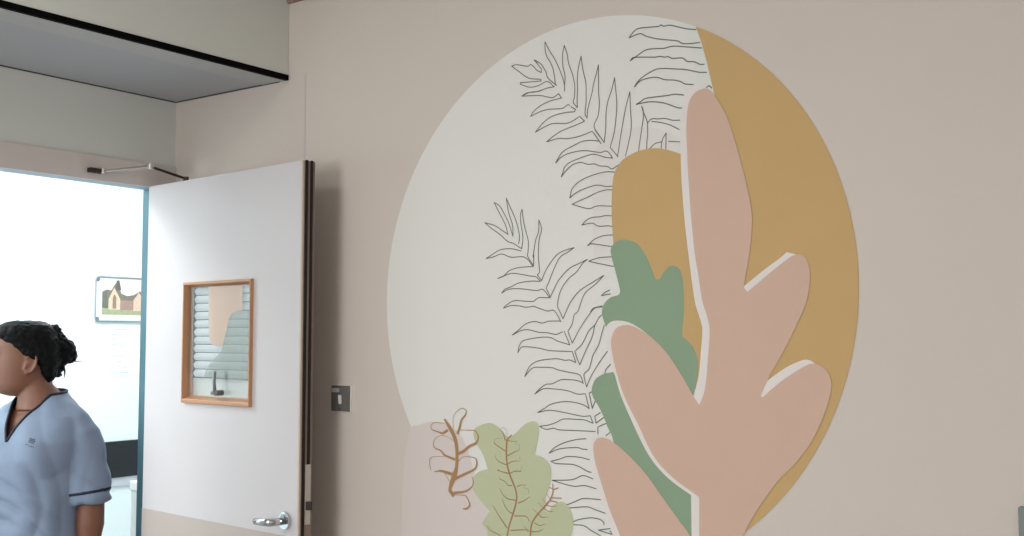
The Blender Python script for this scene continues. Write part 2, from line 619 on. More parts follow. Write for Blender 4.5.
# same furniture on the wall side
bm = bmesh.new()
cyl(bm, (hp.x, 0, hp.z), (hp.x, 0.009, hp.z), 0.026, 0.025, 32)
tube(bm, [(hp.x, 0.009, hp.z), (hp.x, 0.038, hp.z), (hp.x - 0.014, 0.05, hp.z), (hp.x - 0.115, 0.05, hp.z)], [0.010] * 4, 14)
obj('door_handle', bm, M['chrome'], door)
# hinges
for z in (0.25, 1.05, 1.85):
    bm = bmesh.new()
    cyl(bm, (0, 0.006, z - 0.05), (0, 0.006, z + 0.05), 0.006)
    obj('hinge', bm, M['steel'], door)

# overhead closer: body on the wall side of the leaf, arms over the top
cl = thing('door_closer', 'thin metal two-piece door closer arm above the open white door', 'door closer', (0, 0, 0))
cl.location = (0, -0.31, 2.07)
OFF = Matrix.Translation(cl.location).inverted()
b0 = hit(89, 169.5, (1, 0, 0), 0.02)
b1 = hit(103, 171, (1, 0, 0), 0.02)
bm = bmesh.new()
zc = b0.z
box(bm, (0.008, b0.y, b0.z - 0.008), (0.030, b1.y, b0.z + 0.007))
bm.transform(OFF)
obj('arm_bracket', bm, M['darksteel'], cl, bevel=0.002)


def at_z(px, py, z):
    r = ray(px, py)
    return CAM + r * ((z - CAM.z) / r.z)


s0 = Vector((0.03, b1.y - 0.004, b0.z - 0.001))
el = at_z(150.5, 166.8, 2.083)
en = at_z(186, 178.6, 2.066)
bm = bmesh.new()
tube(bm, [s0, s0.lerp(el, 0.35)], 0.0045, 10)
tube(bm, [s0.lerp(el, 0.3) - Vector((0, 0, 0.001)), el], 0.0065, 10)
cyl(bm, el + Vector((0, 0, -0.008)), el + Vector((0, 0, 0.010)), 0.010)
cyl(bm, s0 + Vector((0, 0, -0.008)), s0 + Vector((0, 0, 0.008)), 0.009)
bm.transform(OFF)
obj('fore_arm', bm, M['silver'], cl)
bm = bmesh.new()
tube(bm, [el, en], 0.0045, 10)
cyl(bm, en + Vector((0, 0, -0.012)), en + Vector((0, 0, 0.006)), 0.009)
bm.transform(OFF)
obj('main_arm', bm, M['darksteel'], cl)
bm = bmesh.new()
ll = DI @ en
box(bm, (ll.x - 0.05, 0.001, 1.962), (ll.x + 0.17, 0.042, 2.018))
cyl(bm, (ll.x, 0.012, 2.015), (ll.x, 0.012, en.z - 0.008), 0.008)
bm.transform(OFF @ DM)
obj('closer_body', bm, M['steel'], cl, bevel=0.003)

# ------------------------------------------------------------ wall fittings
sa = hit(331.3, 385.3, (0, 1, 0), -0.01)
sb = hit(349.2, 411.8, (0, 1, 0), -0.01)
sw = thing('light_switch', 'dark metal light switch plate with white rocker on the pink wall', 'light switch',
           ((sa.x + sb.x) / 2, 0, (sa.z + sb.z) / 2))
w2, h2 = (sb.x - sa.x) / 2, (sa.z - sb.z) / 2
obj('back_box', bx((-w2 - 0.001, -0.006, -h2 - 0.001), (w2 + 0.004, 0, h2 + 0.001)), M['white'], sw)
obj('switch_plate', bx((-w2, -0.010, -h2), (w2, -0.006, h2)), M['plate'], sw, bevel=0.0012)
bm = bmesh.new()
loft(bm, [[(-0.006, -0.010, -0.017), (0.006, -0.010, -0.017), (0.006, -0.010, 0.011), (-0.006, -0.010, 0.011)],
          [(-0.005, -0.012, -0.016), (0.005, -0.012, -0.016), (0.005, -0.015, 0.010), (-0.005, -0.015, 0.010)]])
obj('rocker', bm, M['white'], sw)
obj('rocker_surround', bx((-0.008, -0.0106, -0.020), (0.008, -0.0098, 0.014)), M['plate'], sw)
obj('sticker', bx((-w2 + 0.003, -0.0106, h2 - 0.020), (-0.004, -0.0098, h2 - 0.008)), mat('pale sticker', (190, 194, 196), 0.5), sw)
for z in (-h2 + 0.006, h2 - 0.005):
    bm = bmesh.new()
    cyl(bm, (0, -0.0115, z), (0, -0.010, z), 0.003)
    obj('screw', bm, M['chrome'], sw)

ga = hit(1017.6, 507, (0, 1, 0), -0.02)
gb = thing('wall_box', 'grey-green wall box at the far right edge of the pink wall', 'wall box', (ga.x + 0.07, 0, ga.z - 0.1))
obj('casing', bx((-0.07, -0.02, -0.1), (0.07, 0, 0.1)), M['greybox'], gb, bevel=0.003)
obj('cover_plate', bx((-0.055, -0.022, -0.085), (0.055, -0.0195, 0.085)), M['greybox'], gb, bevel=0.001)

# picture and notice on the far wall
pa = hit(96, 276.5, (1, 0, 0), FX + 0.012)
pbm = hit(96, 321.0, (1, 0, 0), FX + 0.012)
PH = pa.z - pbm.z
PWd = PH * 1.42
pic = thing('picture_frame', 'silver framed picture of a gabled cottage on the bright wall', 'picture', (FX, pa.y, pbm.z))
pic.rotation_euler = (0, 0, R(90))     # local x runs along +y, local -y faces the doorway
bm = bmesh.new()
tube(bm, [(0.012, -0.012, 0.0), (PWd - 0.012, -0.012, 0.0), (PWd, -0.012, 0.012), (PWd, -0.012, PH - 0.012),
          (PWd - 0.012, -0.012, PH), (0.012, -0.012, PH), (0, -0.012, PH - 0.012), (0, -0.012, 0.012)], 0.005, 8, closed=True)
obj('frame', bm, M['alu'], pic)
obj('mount', bx((0, -0.010, 0), (PWd, 0, PH)), M['paper'], pic)
for x in (0.012, PWd - 0.012):
    for z in (0.012, PH - 0.012):
        bm = bmesh.new()
        cyl(bm, (x, -0.0105, z), (x, -0.018, z), 0.0125, 0.011, 20)
        obj('corner_cap', bm, M['greycap'], pic)
x0, x1, z0, z1 = 0.042, PWd - 0.02, 0.036, PH - 0.014
PW_, PH_ = x1 - x0, z1 - z0
photo = obj('picture_print', plate([(x0, z0), (x1, z0), (x1, z1), (x0, z1)], -0.0105), mat('picture sky', (232, 224, 218), 0.5), pic)
def pp(pts, d, rgb, name):
    obj(name, plate([(x0 + a * PW_, z0 + b * PH_) for a, b in pts], -0.0105 - d), mat(name + ' ink', rgb, 0.6, noise_amt=0.2, scale=60), photo)
pp([(0, 0.15), (1, 0.15), (1, 0.62), (0.85, 0.7), (0.7, 0.58), (0.55, 0.55), (0.42, 0.62), (0.36, 0.9), (0.3, 0.92), (0.24, 0.8), (0.2, 0.7), (0.1, 0.72), (0, 0.66)], 0.0004, (128, 122, 108), 'tree_band')
pp([(0, 0), (1, 0), (1, 0.16), (0.5, 0.2), (0, 0.22)], 0.0008, (166, 168, 136), 'lawn')
pp([(0.3, 0.7), (0.31, 0.98), (0.37, 1.0), (0.42, 0.72)], 0.0007, (104, 98, 92), 'tree_crown')
pp([(0.0, 0.2), (0.0, 0.6), (0.09, 0.66), (0.13, 0.3), (0.12, 0.18)], 0.0010, (112, 112, 104), 'dark_bush')
pp([(0.14, 0.15), (0.14, 0.45), (0.26, 0.78), (0.40, 0.45), (0.40, 0.15)], 0.0012, (222, 196, 172), 'cottage_gable')
pp([(0.40, 0.14), (0.40, 0.42), (0.72, 0.42), (0.72, 0.14)], 0.0012, (170, 138, 130), 'cottage_range')
pp([(0.70, 0.12), (0.70, 0.44), (0.82, 0.66), (0.95, 0.44), (0.95, 0.12)], 0.0014, (220, 192, 172), 'cottage_gable')
pp([(0.23, 0.18), (0.23, 0.5), (0.27, 0.6), (0.31, 0.5), (0.31, 0.18)], 0.0018, (150, 128, 116), 'cottage_window')

na = hit(106, 324.5, (1, 0, 0), FX + 0.002)
nb = hit(106, 376, (1, 0, 0), FX + 0.002)
NH = na.z - nb.z
note = thing('paper_notice', 'faint white printed notice pinned below the silver framed picture', 'notice', (FX, na.y, nb.z))
note.rotation_euler = (0, 0, R(90))
obj('sheet', bx((0, -0.002, 0), (NH * 0.8, 0, NH)), M['paper'], note)
bm = bmesh.new()
random.seed(3)
for k, (a, b, zz) in enumerate([(0.35, 0.62, .95), (.25, .58, .9), (.7, .78, .9), (.12, .32, .80), (.18, .3, .70), (.15, .27, .6), (.4, .5, .57),
                                (.18, .5, .38), (.5, .6, .34), (.35, .45, .27), (.5, .62, .16), (.12, .66, .05)]):
    box(bm, (a * NH * 0.8, -0.0026, zz * NH), (b * NH * 0.8, -0.002, zz * NH + 0.003))
obj('printed_lines', bm, M['ink'], note)

# low white cupboard just inside the bright room
ca = at_z(129.5, 481, 1.0)
cab = thing('low_cupboard', 'narrow white cupboard end just behind the teal door jamb', 'cupboard', (ca.x, ca.y, 0))
obj('carcass', bx((0.004, 0.004, 0.0), (0.225, 0.42, 0.965)), mat('cupboard white', (226, 226, 222), 0.5), cab, bevel=0.003)
obj('worktop', bx((0, 0, 0.965), (0.23, 0.43, 1.0)), mat('cupboard top', (238, 238, 236), 0.4), cab, bevel=0.004)

# -------------------------------------------------------------------- mural
mural = thing('mural', 'large round botanical mural printed on the dusty pink wall', 'mural', (1.68, 0, 0.0))
MO = Vector((1.68, 0, 0))


def layer(name, pts, k, m):
    bm = plate(pts, -0.0004 * k)
    bmesh.ops.translate(bm, verts=bm.verts[:], vec=-MO)
    return obj(name, bm, m, mural)


def wp(pts, corner=55, smooth=True):
    v = [Vector(on_mural(a, b)) for a, b in pts]
    if smooth:
        v = smooth_line(v, True, 6, corner)
    return [(q.x, q.y) for q in v]


# the disc, fitted to its visible edge
L_, R_, T_ = on_mural(387.0, 300), on_mural(858.3, 285), on_mural(628, 14.5)
CX = (L_[0] + R_[0]) / 2
RX = (R_[0] - L_[0]) / 2
CZc = T_[1] - math.sqrt(RX * RX - (T_[0] - CX) ** 2)
RZ = RX


CX, CZc = 1.6945, 1.6461


def disc_pt(a):
    # hand printed disc, very slightly taller than wide
    u, v = 0.7117 * math.cos(a), 0.6926 * math.sin(a)
    return (CX + 0.1953 * u - 0.9807 * v, CZc + 0.9807 * u + 0.1953 * v)


def disc_ang(p):
    d = Vector(p) - Vector((CX, CZc))
    return math.atan2((-0.9807 * d.x + 0.1953 * d.y) / 0.6926, (0.1953 * d.x + 0.9807 * d.y) / 0.7117)


layer('pale_disc', [disc_pt(2 * PI * k / 160) for k in range(160)], 1, M['m_white'])
layer('lilac_shape', wp([(402, 620), (402, 536), (403, 490), (405.5, 455), (411, 428.5), (419, 425), (430, 421.8), (442, 423), (456, 430), (466, 445),
                         (474, 470), (482, 495), (490, 511), (489, 536), (489, 620)]), 2, M['m_lilac'])
layer('rose_tint', wp([(594, 262), (592.5, 200), (591, 165), (598, 145), (611, 133), (625, 129), (648, 127.5), (676, 136), (690, 150), (690, 262)]), 2, M['m_tint'])
layer('green_tint', wp([(682, 22), (690, 45), (696, 75), (697, 95), (716, 95), (706, 60), (696, 27)], smooth=False), 2, M['m_band'])

# ochre crescent: traced left edge, disc on the right
a0 = disc_ang(on_mural(695.5, 27.5))
a1 = disc_ang(on_mural(742, 537))
pts = []
for k in range(81):
    pts.append(disc_pt(a0 + (a1 - a0) * k / 80))
left = [Vector(on_mural(*p)) for p in [(730, 500), (725, 400), (725, 250), (722, 130), (713, 88), (707, 62), (701.5, 42), (695.5, 27.5)]]
pts += [(p.x, p.y) for p in left[:-1]]
layer('ochre_crescent', pts, 3, M['m_ochre'])
layer('ochre_rounded_shape', wp([(616, 262), (613.5, 240), (612, 215), (612.3, 190), (614.5, 174), (621, 162), (632, 154), (645, 149.5), (658, 148.4), (669, 150.3),
                         (681, 154), (692, 230), (700, 300), (705, 330), (702, 360), (697, 392), (680, 360), (650, 300)]), 4, M['m_ochre'])

# light sage plant
layer('sage_leaf', wp([(474, 431), (478, 426.5), (489, 423), (497, 426), (503, 432), (509, 437), (516, 433), (524, 425.5), (532, 421.3), (538, 423.8), (539, 433),
                       (537, 444.5), (535, 455), (543, 457.5), (550, 465), (551.5, 477), (549.5, 487), (546, 497), (545, 510), (549, 513), (552, 507), (559, 502),
                       (566, 503.5), (571.5, 512), (573.5, 523), (571, 536), (560, 570), (520, 590), (489, 545), (487.5, 531), (482, 523.5), (490, 511), (482, 502),
                       (474, 491), (473, 480), (478, 472.5), (488, 469), (483.5, 455), (475, 440)], corner=70), 4, M['m_sage'])

# green leaves
layer('green_upper_leaf', wp([(611, 252), (613.8, 244), (620.5, 240), (629.5, 240.3), (639, 245.5), (647, 257), (652, 269), (656, 279), (660, 279.5), (664, 272.5),
                        (670, 266.3), (677, 266.8), (682, 274), (684, 292), (684.3, 312), (682.6, 335), (688, 341), (693.5, 347.5), (698, 360), (697.5, 377), (693.5, 397),
                        (680, 400), (640, 380), (612, 345), (606, 326), (602.3, 313.5), (604.5, 304), (611, 297.5), (618.5, 295), (620.5, 291), (616.5, 274)], corner=60), 5, M['m_green'])
layer('green_lower_leaf', wp([(596, 379), (592.5, 387), (593, 396), (598.7, 406), (603.7, 416), (608, 427), (613, 438), (620, 470), (640, 500), (665, 530), (680, 545), (695, 545),
                        (699, 520), (699, 490), (680, 482), (660, 464), (645, 440), (630, 405), (620, 385), (613.5, 372), (604, 374)]), 5, M['m_green'])

# white offset outlines, then the pink leaves
layer('white_leaf_outline', wp([(684, 97), (687, 89), (693, 85.3), (699, 84.5), (707, 88), (712, 120), (722, 250), (741, 289), (765, 269.5), (780, 258.5), (787, 252.2),
                          (796, 254.5), (801, 258), (790, 300), (765, 360), (760, 386.5), (785.6, 368), (803.6, 360), (811, 360.5), (817, 365), (800, 400),
                          (760, 399.5), (730, 430), (712, 499), (712, 536), (712, 600), (692, 600), (692, 536), (691.5, 495), (672, 481), (657, 466), (645.6, 449), (634, 425), (621, 394.5), (613, 366),
                          (607, 345), (605.3, 331), (610.5, 322.3), (621, 320.7), (634, 324.5), (652, 338), (672, 362), (690, 392), (694.3, 395.5), (697, 385), (699.5, 373), (701.3, 352), (702.8, 330), (700.8, 320), (695.2, 301),
                          (688.7, 253), (684.6, 216), (682, 180), (681, 150), (680.7, 126)], corner=48), 6, M['m_outline'])
layer('pink_leaf', wp([(703.3, 89), (708.3, 89.3), (714, 94.5), (721, 105), (728, 119), (734, 137), (741, 161), (748.5, 191), (752.4, 216), (751.6, 240), (748, 265), (744.5, 287), (748, 291.8), (758, 283.5),
                 (772, 271.5), (786, 260.5), (793, 255.8), (801, 254.8), (807, 260), (810.3, 272), (809.8, 286), (806, 304), (796, 327), (783, 353), (770, 376), (761, 396), (763, 397.5), (774, 387.5),
                 (785.6, 378.5), (801, 368.5), (811, 363.8), (819, 364.8), (827, 370.5), (832, 384), (829, 401.5), (821.6, 422), (811, 443), (796, 463), (779, 480), (765, 499), (754, 516), (745, 533),
                 (738, 560), (735, 600), (699.8, 600), (699.8, 536), (699.7, 497), (690, 490), (675, 479), (659.5, 463.5), (649, 447), (639, 425), (626, 399), (618, 376), (613, 355), (611.5, 341), (615.5, 330),
                 (622, 325.7), (631, 325.5), (641, 330), (654, 339), (668, 354), (682.6, 376), (693, 394.5), (699.6, 405), (703.5, 396), (706.3, 383.5), (708.7, 355), (710.2, 331), (707.8, 317), (702.6, 300),
                 (698.8, 275), (695.2, 253), (691.5, 216), (689, 180), (687.5, 150), (687, 124), (689.3, 103), (695.5, 93)], corner=50), 7, M['m_pink'])
layer('small_leaf_outline', wp([(596.5, 437.5), (592, 438), (589.8, 446), (591, 467), (595.5, 485), (602.5, 503), (613.5, 536), (635, 600), (660, 600), (640, 536), (610, 450)]), 6, M['m_outline'])
layer('small_pink_leaf', wp([(594, 446), (595.8, 440.5), (600.5, 437.7), (607, 438.5), (615, 443), (629, 455), (646.5, 474), (662, 496), (680, 521), (691, 537), (715, 600), (640, 600), (621, 537),
                       (610, 509), (602.5, 485), (597.3, 468), (594.5, 455)]), 7, M['m_pink'])

PXW = 2.7 / FPX          # metres on the wall for one photograph pixel


def lines(name, strokes, m, k, w=0.98, sub=4):
    bm = bmesh.new()
    for si, s in enumerate(strokes):
        P, W = parse(s, None)
        n = len(P)
        PP = smooth_line(P, False, sub, 58)
        if all(x is None for x in W):
            ww = w * PXW
        else:
            W = [x if x is not None else 4 for x in W]
            ww = []
            for i in range(len(PP)):
                t = min(i / sub, n - 1)
                a = int(t)
                f = t - a
                b = min(a + 1, n - 1)
                ww.append((W[a] * (1 - f) + W[b] * f) / 8 * PXW * 1.25)
        ribbon(bm, PP, ww, -0.0004 * k - 0.00002 * si)
    bmesh.ops.translate(bm, verts=bm.verts[:], vec=-MO)
    o = obj(name, bm, m, mural)
    return o


fernA = [
    "A 95,290 130,278 175,284 225,290 245,275 262,285 300,325 332,340 330,310 275,240 320,265 345,295 370,340 385,385 455,445",
    "A 95,290 150,330 230,385 330,395 330,408 290,412 165,422 165,435 240,458 310,445 380,412 435,455 380,465 290,495 220,503 175,530",
    "A 445,440 432,340 410,270 375,210 362,150 362,95 400,170 440,235 475,310 500,375 515,430 518,490",
    "A 518,440 522,370 505,290 502,200 516,125 540,200 550,265 580,350 598,430 600,480 C 597,60 588,100 620,140 618,70 622,0 A 620,400 628,310 650,210 665,320 688,420 690,500 C 690,100 682,190 698,225 705,150 738,20 A 750,430 770,360 788,280 790,400 790,500 C 797,110 785,210 755,300 835,420 848,300 850,180 865,90 895,0 918,-98 925,-20 935,90 932,200 915,340 883,460 945,533",
    "E 780,135 792,70 802,0 D 185,380 210,250 240,135 245,270 252,420 232,536 Q 205,130",
    "Q 310,90 322,0 D 340,400 350,310 335,250 350,300 380,380 382,500 Q 378,0 375,75",
    "Q 490,65 500,0 D 530,465 530,520 Q 530,0 528,70",
    "Q 400,70 440,30 495,15",
    "D 385,380 415,352 470,352 520,348 580,362 640,362",
    "D 415,372 480,380 560,400 635,437",
    "Q 550,12 640,15",
    "C 175,50 240,20 310,12 340,0",
    "C 175,50 320,45 420,62 470,30 495,65 400,90 320,130 265,180 248,212 320,175 390,155 500,148 545,118 560,125",
    "C 570,135 605,155 598,175 520,182 420,210 350,260 315,300 285,338 370,290 430,268 545,265 640,212 678,250 600,285 500,325 430,370 375,415 470,388 540,390 640,370 740,330 810,430",
    "C 760,312 835,420",
    "C 800,410 735,404 665,410 600,440 E 440,40 350,90 310,140 288,185 330,140 400,105 510,85 600,95 650,100 690,88 720,110 742,145 690,140 600,115 540,125 470,150 400,180 360,215 345,260 332,295 380,235 430,195 490,180 545,195 600,192 640,208 700,212 738,232 790,200",
    "E 765,258 700,255 640,265 560,290 480,330 420,390 400,465 440,430 500,398 610,362 690,372 760,368",
    "E 740,400 690,400 620,420 540,460 470,490 420,515 F 550,70 620,48 745,50",
    "F 765,130 690,125 640,135 580,140 530,165 498,200 580,185 630,210 710,207 775,220",
    "F 800,280 700,282 640,295 590,320 545,365 575,350 680,365 760,375",
    "F 735,455 650,460 590,475 552,490 640,510 750,532",
    "H 1040,360 1000,380 975,405 1020,396 1045,392",
    "H 885,536 910,505 980,488",
]
fernTop = [
    "B 770,117 700,112 620,95 560,82 510,90 490,78 470,92 400,98 310,108 270,135 235,182 320,150 370,170 450,190 540,200 620,208 660,228 720,230 800,220",
    "B 815,265 720,258 620,250 570,252 510,268 440,270 370,280 310,318 245,365 270,340 440,338 480,332 520,338 545,333 580,348 660,345 700,372 755,375 800,395 835,395",
    "B 855,460 790,458 690,438 600,432 470,430 400,460 340,500 300,538 D 278,95 320,50 390,25 460,20 520,38 600,42 650,55 680,72 750,78",
    "D 680,162 600,155 540,165 430,178 360,190 325,215 292,235 400,215 500,222 560,240 620,262 655,265",
    "D 845,105 875,85 895,105",
]
fernB = [
    "G 340,425 300,410 240,355 170,305 120,262 200,285 260,325 305,355 285,280 240,190 195,100 240,130 280,200 310,260 345,370 342,280 310,180 292,65 320,130 360,220 385,300 398,380 390,430",
    "G 345,425 415,470 425,380 408,260 405,200 418,155 430,250 445,320 468,410 465,500 H 382,90 430,165",
    "G 410,488 330,470 245,478 190,510 130,548 H 110,95 175,72 250,98 360,98 428,175",
    "H 430,165 432,80 G 505,536 525,410 550,330 552,240 575,310 560,370 550,440 548,536 H 468,100 478,215 460,240 495,285 520,220 560,150 620,75 690,40 755,22 700,60 640,100 590,200 555,290 530,345 565,415 620,300 660,245 720,185 790,150 860,115 820,150 775,215 720,260 670,320 635,400 622,490 640,530 I 505,190 540,110 H 730,450 800,365 900,300 990,245 930,310 850,375 820,430 785,530 I 595,160 580,230 545,290 580,385 640,270 720,150 760,105 820,95",
    "H 425,172 370,175 290,185 230,210 195,245 145,268 250,228 330,235 400,248 450,255 485,292",
    "H 480,290 400,290 310,305 250,335 200,355 175,385 230,355 320,350 460,365 505,355 560,422",
    "H 560,422 470,422 430,450 360,450 280,445 220,475 190,505 250,485 320,488 370,498 430,490 I 270,90 380,128 435,125 490,215",
    "I 480,208 390,210 340,225 280,212 210,230 150,280 100,320 170,285 230,278 310,298 380,302 450,315 500,295",
    "I 515,290 560,398 460,368 410,342 330,338 190,365 155,410 145,460 180,415 310,425 400,445 580,452 608,540",
    "I 815,160 790,185 760,240 710,290 660,390 600,450 620,510 J 640,118 690,0 I 700,420 740,330 760,240",
    "I 835,240 815,310 790,400 740,490 J 740,60 715,150 675,190 680,240 695,295 730,210 800,95 860,10",
    "J 605,100 560,80 520,82 460,70 380,75 300,90 240,130 200,212 260,145 330,138 420,142 470,160 560,180 640,200 668,268",
    "J 665,262 620,245 560,238 490,238 420,270 370,275 320,310 280,352 350,310 440,312 540,325 620,352 685,350 715,470",
    "J 715,468 660,435 540,412 420,430 360,465 305,500 400,482 540,505 660,530 725,526 K 665,105",
    "K 665,105 600,80 540,75 430,72 370,100 310,120 240,130 290,155 350,145 390,158 540,165 685,172",
    "J 840,190 850,155 885,115",
    "J 735,335 715,345 740,465 765,405",
    "K 725,20 680,50 690,105 750,60",
    "K 775,105 705,135 705,190",
    "K 770,205 800,180",
    "K 610,230 540,235 440,260 360,300 315,345 400,310 540,300 580,312 620,315",
    "K 640,398 560,378 460,372 400,392 330,410 370,428 500,435 560,455 620,490 665,500",
    "L 680,85 640,68 580,52 500,85 340,90 420,115 520,138 600,132 705,162",
    "L 730,245 590,235 540,252 470,282 430,280",
    "L 470,312 620,302 690,328 770,355",
    "L 510,420 560,402 650,390 720,402 750,425 755,445",
    "L 510,445 590,452 650,490 720,530 780,570",
    "L 810,475 710,488 770,508 830,525 800,495",
]
lines('fern_outline', fernA, M['m_line'], 2.6)
lines('fern_outline', fernTop, M['m_line'], 2.6, 1.15)
lines('fern_outline', fernB, M['m_line'], 2.6)

brown1 = [
    "M 360,155,14 400,220,30 440,300,32 458,400,28 455,536,26 N 275,60,46 250,130,30 240,170,25 270,208,30",
    "M 380,245,20 345,265,16 310,255,10 258,235,6 250,205,4 275,182,4 360,185,4",
    "M 430,225,3 428,140,3 460,90,4 500,65,5 535,85,7 525,120,10 495,160,14 480,220,18 465,265,22",
    "M 490,240,4 600,245,6 625,275,10 628,310,14 610,345,18 560,370,20 510,410,22 470,430,20",
    "M 430,325,3 380,292,3 330,285,3 285,310,4 270,350,6 285,385,8 330,405,12 360,440,14 440,475,18",
    "M 375,452,3 260,455,4 238,490,4 250,560,4",
    "N 120,20,6 165,15,14 210,25,20 270,45,24",
    "N 200,30,4 240,100,5",
    "M 470,490,4 510,455,4 600,462,6 618,500,12 600,552,14 N 350,45,18 280,80,22",
    "N 420,60,4 432,110,6 410,150,8 360,180,14 280,190,18",
    "N 280,205,4 330,208,4 370,215,5 395,260,8 400,290,12 380,315,14 350,318,8",
]
brown2 = [
    "O 415,160,8 380,205,14 375,330,14 390,440,14 425,536,14 N 770,170,13 775,250,13 750,350,13 715,460,12 700,540,12 690,600,12",
    "O 325,115,4 350,150,8 365,200,10", "O 325,115,2 345,98,2 375,120,2 382,160,2",
    "O 375,200,7 420,210,5 460,210,4", "O 275,225,6 310,250,7 370,290,8", "O 275,225,3 290,190,2 340,185,2",
    "O 385,325,8 440,295,6 475,280,4 482,240,2 440,225,2",
    "O 290,320,2 290,345,4 320,375,6 380,400,8", "O 385,390,8 430,370,6 480,368,3", "O 480,330,2 485,370,2",
    "O 305,430,3 330,450,5 380,465,8", "O 400,470,8 440,450,5 490,452,3 495,410,2", "O 320,490,2 320,510,4 350,525,6",
    "N 640,80,3 680,95,5 710,130,7 740,130,7", "N 780,140,7 810,128,5 850,128,3", "N 640,155,3 665,200,5 700,235,6 765,250,8",
    "N 790,270,8 830,255,6 885,220,3", "N 830,145,2 870,160,2 875,200,2", "N 660,235,3 680,290,5 710,335,6 745,355,8", "N 760,375,8 850,378,6 880,420,4",
    "N 585,290,4 640,380,6 700,470,9", "N 730,490,8 850,485,6 870,500,4", "N 540,450,4 565,490,5 620,515,6 660,545,7",
    "N 620,10,4 680,25,5 715,35,7", "N 730,30,7 770,15,5 815,20,3",
]
brown3 = [
    "L 165,570,12 175,450,12 210,380,12 270,310,11 320,250,10 345,190,8 345,120,6",
    "L 315,145,5 350,160,7", "L 350,165,7 390,150,4", "L 335,230,7 415,232,4", "L 290,190,3 325,240,7", "L 330,255,8 380,265,7",
    "L 265,235,3 300,285,7", "L 300,290,7 330,298,6 380,295,3", "L 230,270,3 270,315,7", "L 275,315,7 320,340,6 350,335,3",
    "L 185,320,3 225,355,7", "L 235,365,7 260,385,6 310,382,3", "L 200,430,7 240,450,6 285,440,3", "L 180,500,7 230,500,6 270,480,3", "L 110,455,3 165,500,7",
]
lines('brown_sprig', brown1, M['m_brown'], 5)
lines('brown_sprig', brown2, M['m_brown'], 5.2)
lines('brown_sprig', brown3, M['m_brown'], 5.4)

# ------------------------------------------------------------------- person
SC = 3.7 / FPX
NX = 42
SCX = SC * math.cos(math.atan((512 - NX) / FPX))
base = None
r_ = ray(NX, 338)
dep = 3.7
# point at camera depth 3.7 under this column of the photograph
fw = Vector((-math.sin(YAW), math.cos(YAW), 0))
rt = Vector((math.cos(YAW), math.sin(YAW), 0))
NP = CAM + fw * dep + rt * ((NX - 512) / FPX * dep)
nurse = thing('person', 'person in blue-grey tunic with navy piping, black hair in a bun, standing in the doorway', 'person',
              (NP.x, NP.y, 0), YAW + math.atan((512 - NX) / FPX))


def zpx(py):
    return 1.53 + (338 - py) * SC


def xpx(px):
    return (px - NX) * SCX


TH = R(-42)


def body(p):
    """body frame (facing -y, own left = +x) -> figure frame"""
    x, y, z = p
    return Vector((x * math.cos(TH) - y * math.sin(TH), x * math.sin(TH) + y * math.cos(TH), z))


def ringpts(cx, cy, z, rx, ry, n=40, e=2.0, front=None, tilt=0.0):
    out = []
    for k in range(n):
        a = 2 * PI * k / n
        c, s = math.cos(a), math.sin(a)
        x = cx + rx * math.copysign(abs(c) ** (2 / e), c)
        y = cy + ry * math.copysign(abs(s) ** (2 / e), s)
        out.append(Vector((x, y, z + tilt * (y - cy))))
    return out


def remeshed(name, bm, voxel, m, parent, smooth_it=3, disp=None):
    bmesh.ops.recalc_face_normals(bm, faces=bm.faces[:])
    me = bpy.data.meshes.new('tmp')
    bm.to_mesh(me)
    bm.free()
    o = bpy.data.objects.new('tmp', me)
    COL.objects.link(o)
    md = o.modifiers.new('r', 'REMESH')
    md.mode = 'VOXEL'
    md.voxel_size = voxel
    md.use_smooth_shade = True
    if smooth_it:
        ms = o.modifiers.new('s', 'SMOOTH')
        ms.iterations = smooth_it
        ms.factor = 0.5
    dg = bpy.context.evaluated_depsgraph_get()
    me2 = bpy.data.meshes.new_from_object(o.evaluated_get(dg))
    bpy.data.objects.remove(o)
    bpy.data.meshes.remove(me)
    me2.name = name
    if disp:
        nrm = [v.normal.copy() for v in me2.vertices]
        for v, nn in zip(me2.vertices, nrm):
            v.co += nn * disp(v.co)
    n = bpy.data.objects.new(name, me2)
    COL.objects.link(n)
    me2.materials.clear()
    me2.materials.append(m)
    for p in me2.polygons:
        p.use_smooth = True
    n.parent = parent
    return n


def limb(bm, pts, rad, seg=20):
    for p, r in ((pts[0], rad[0]), (pts[-1], rad[-1])):
        ellipsoid(bm, p, (r, r, r), seg=16, rings=10)
    tube(bm, pts, rad, seg)


# skin: head, neck, chest, arms, hands as one continuous surface
bm = bmesh.new()
HR = [  # py, front px, back px, half width
    (395, 12, 36, .022), (392.5, 3, 40, .034), (389, -2, 44, .045), (384, -3.5, 48, .054), (378, -3.8, 51, .060), (370, -4.6, 53, .066), (362, -5, 55, .070),
    (354, -4, 56, .0735), (345, -6, 56, .075), (337, -4.5, 55.5, .072), (330, 1, 52, .062), (325.5, 10, 46, .044), (323.5, 20, 38, .020)]
rings = []
for py, f, b, hw in HR:
    cx, rx = xpx((f + b) / 2), (b - f) / 2 * SCX
    pts = []
    for p in ringpts(cx, 0, zpx(py), rx, hw, 40, 2.15):
        # face narrower than the back of the skull
        t = max(0, -(p.x - cx) / rx)
        p.y *= 1 - 0.20 * t * t
        pts.append(p)
    rings.append(pts)
loft(bm, rings)
fx = xpx
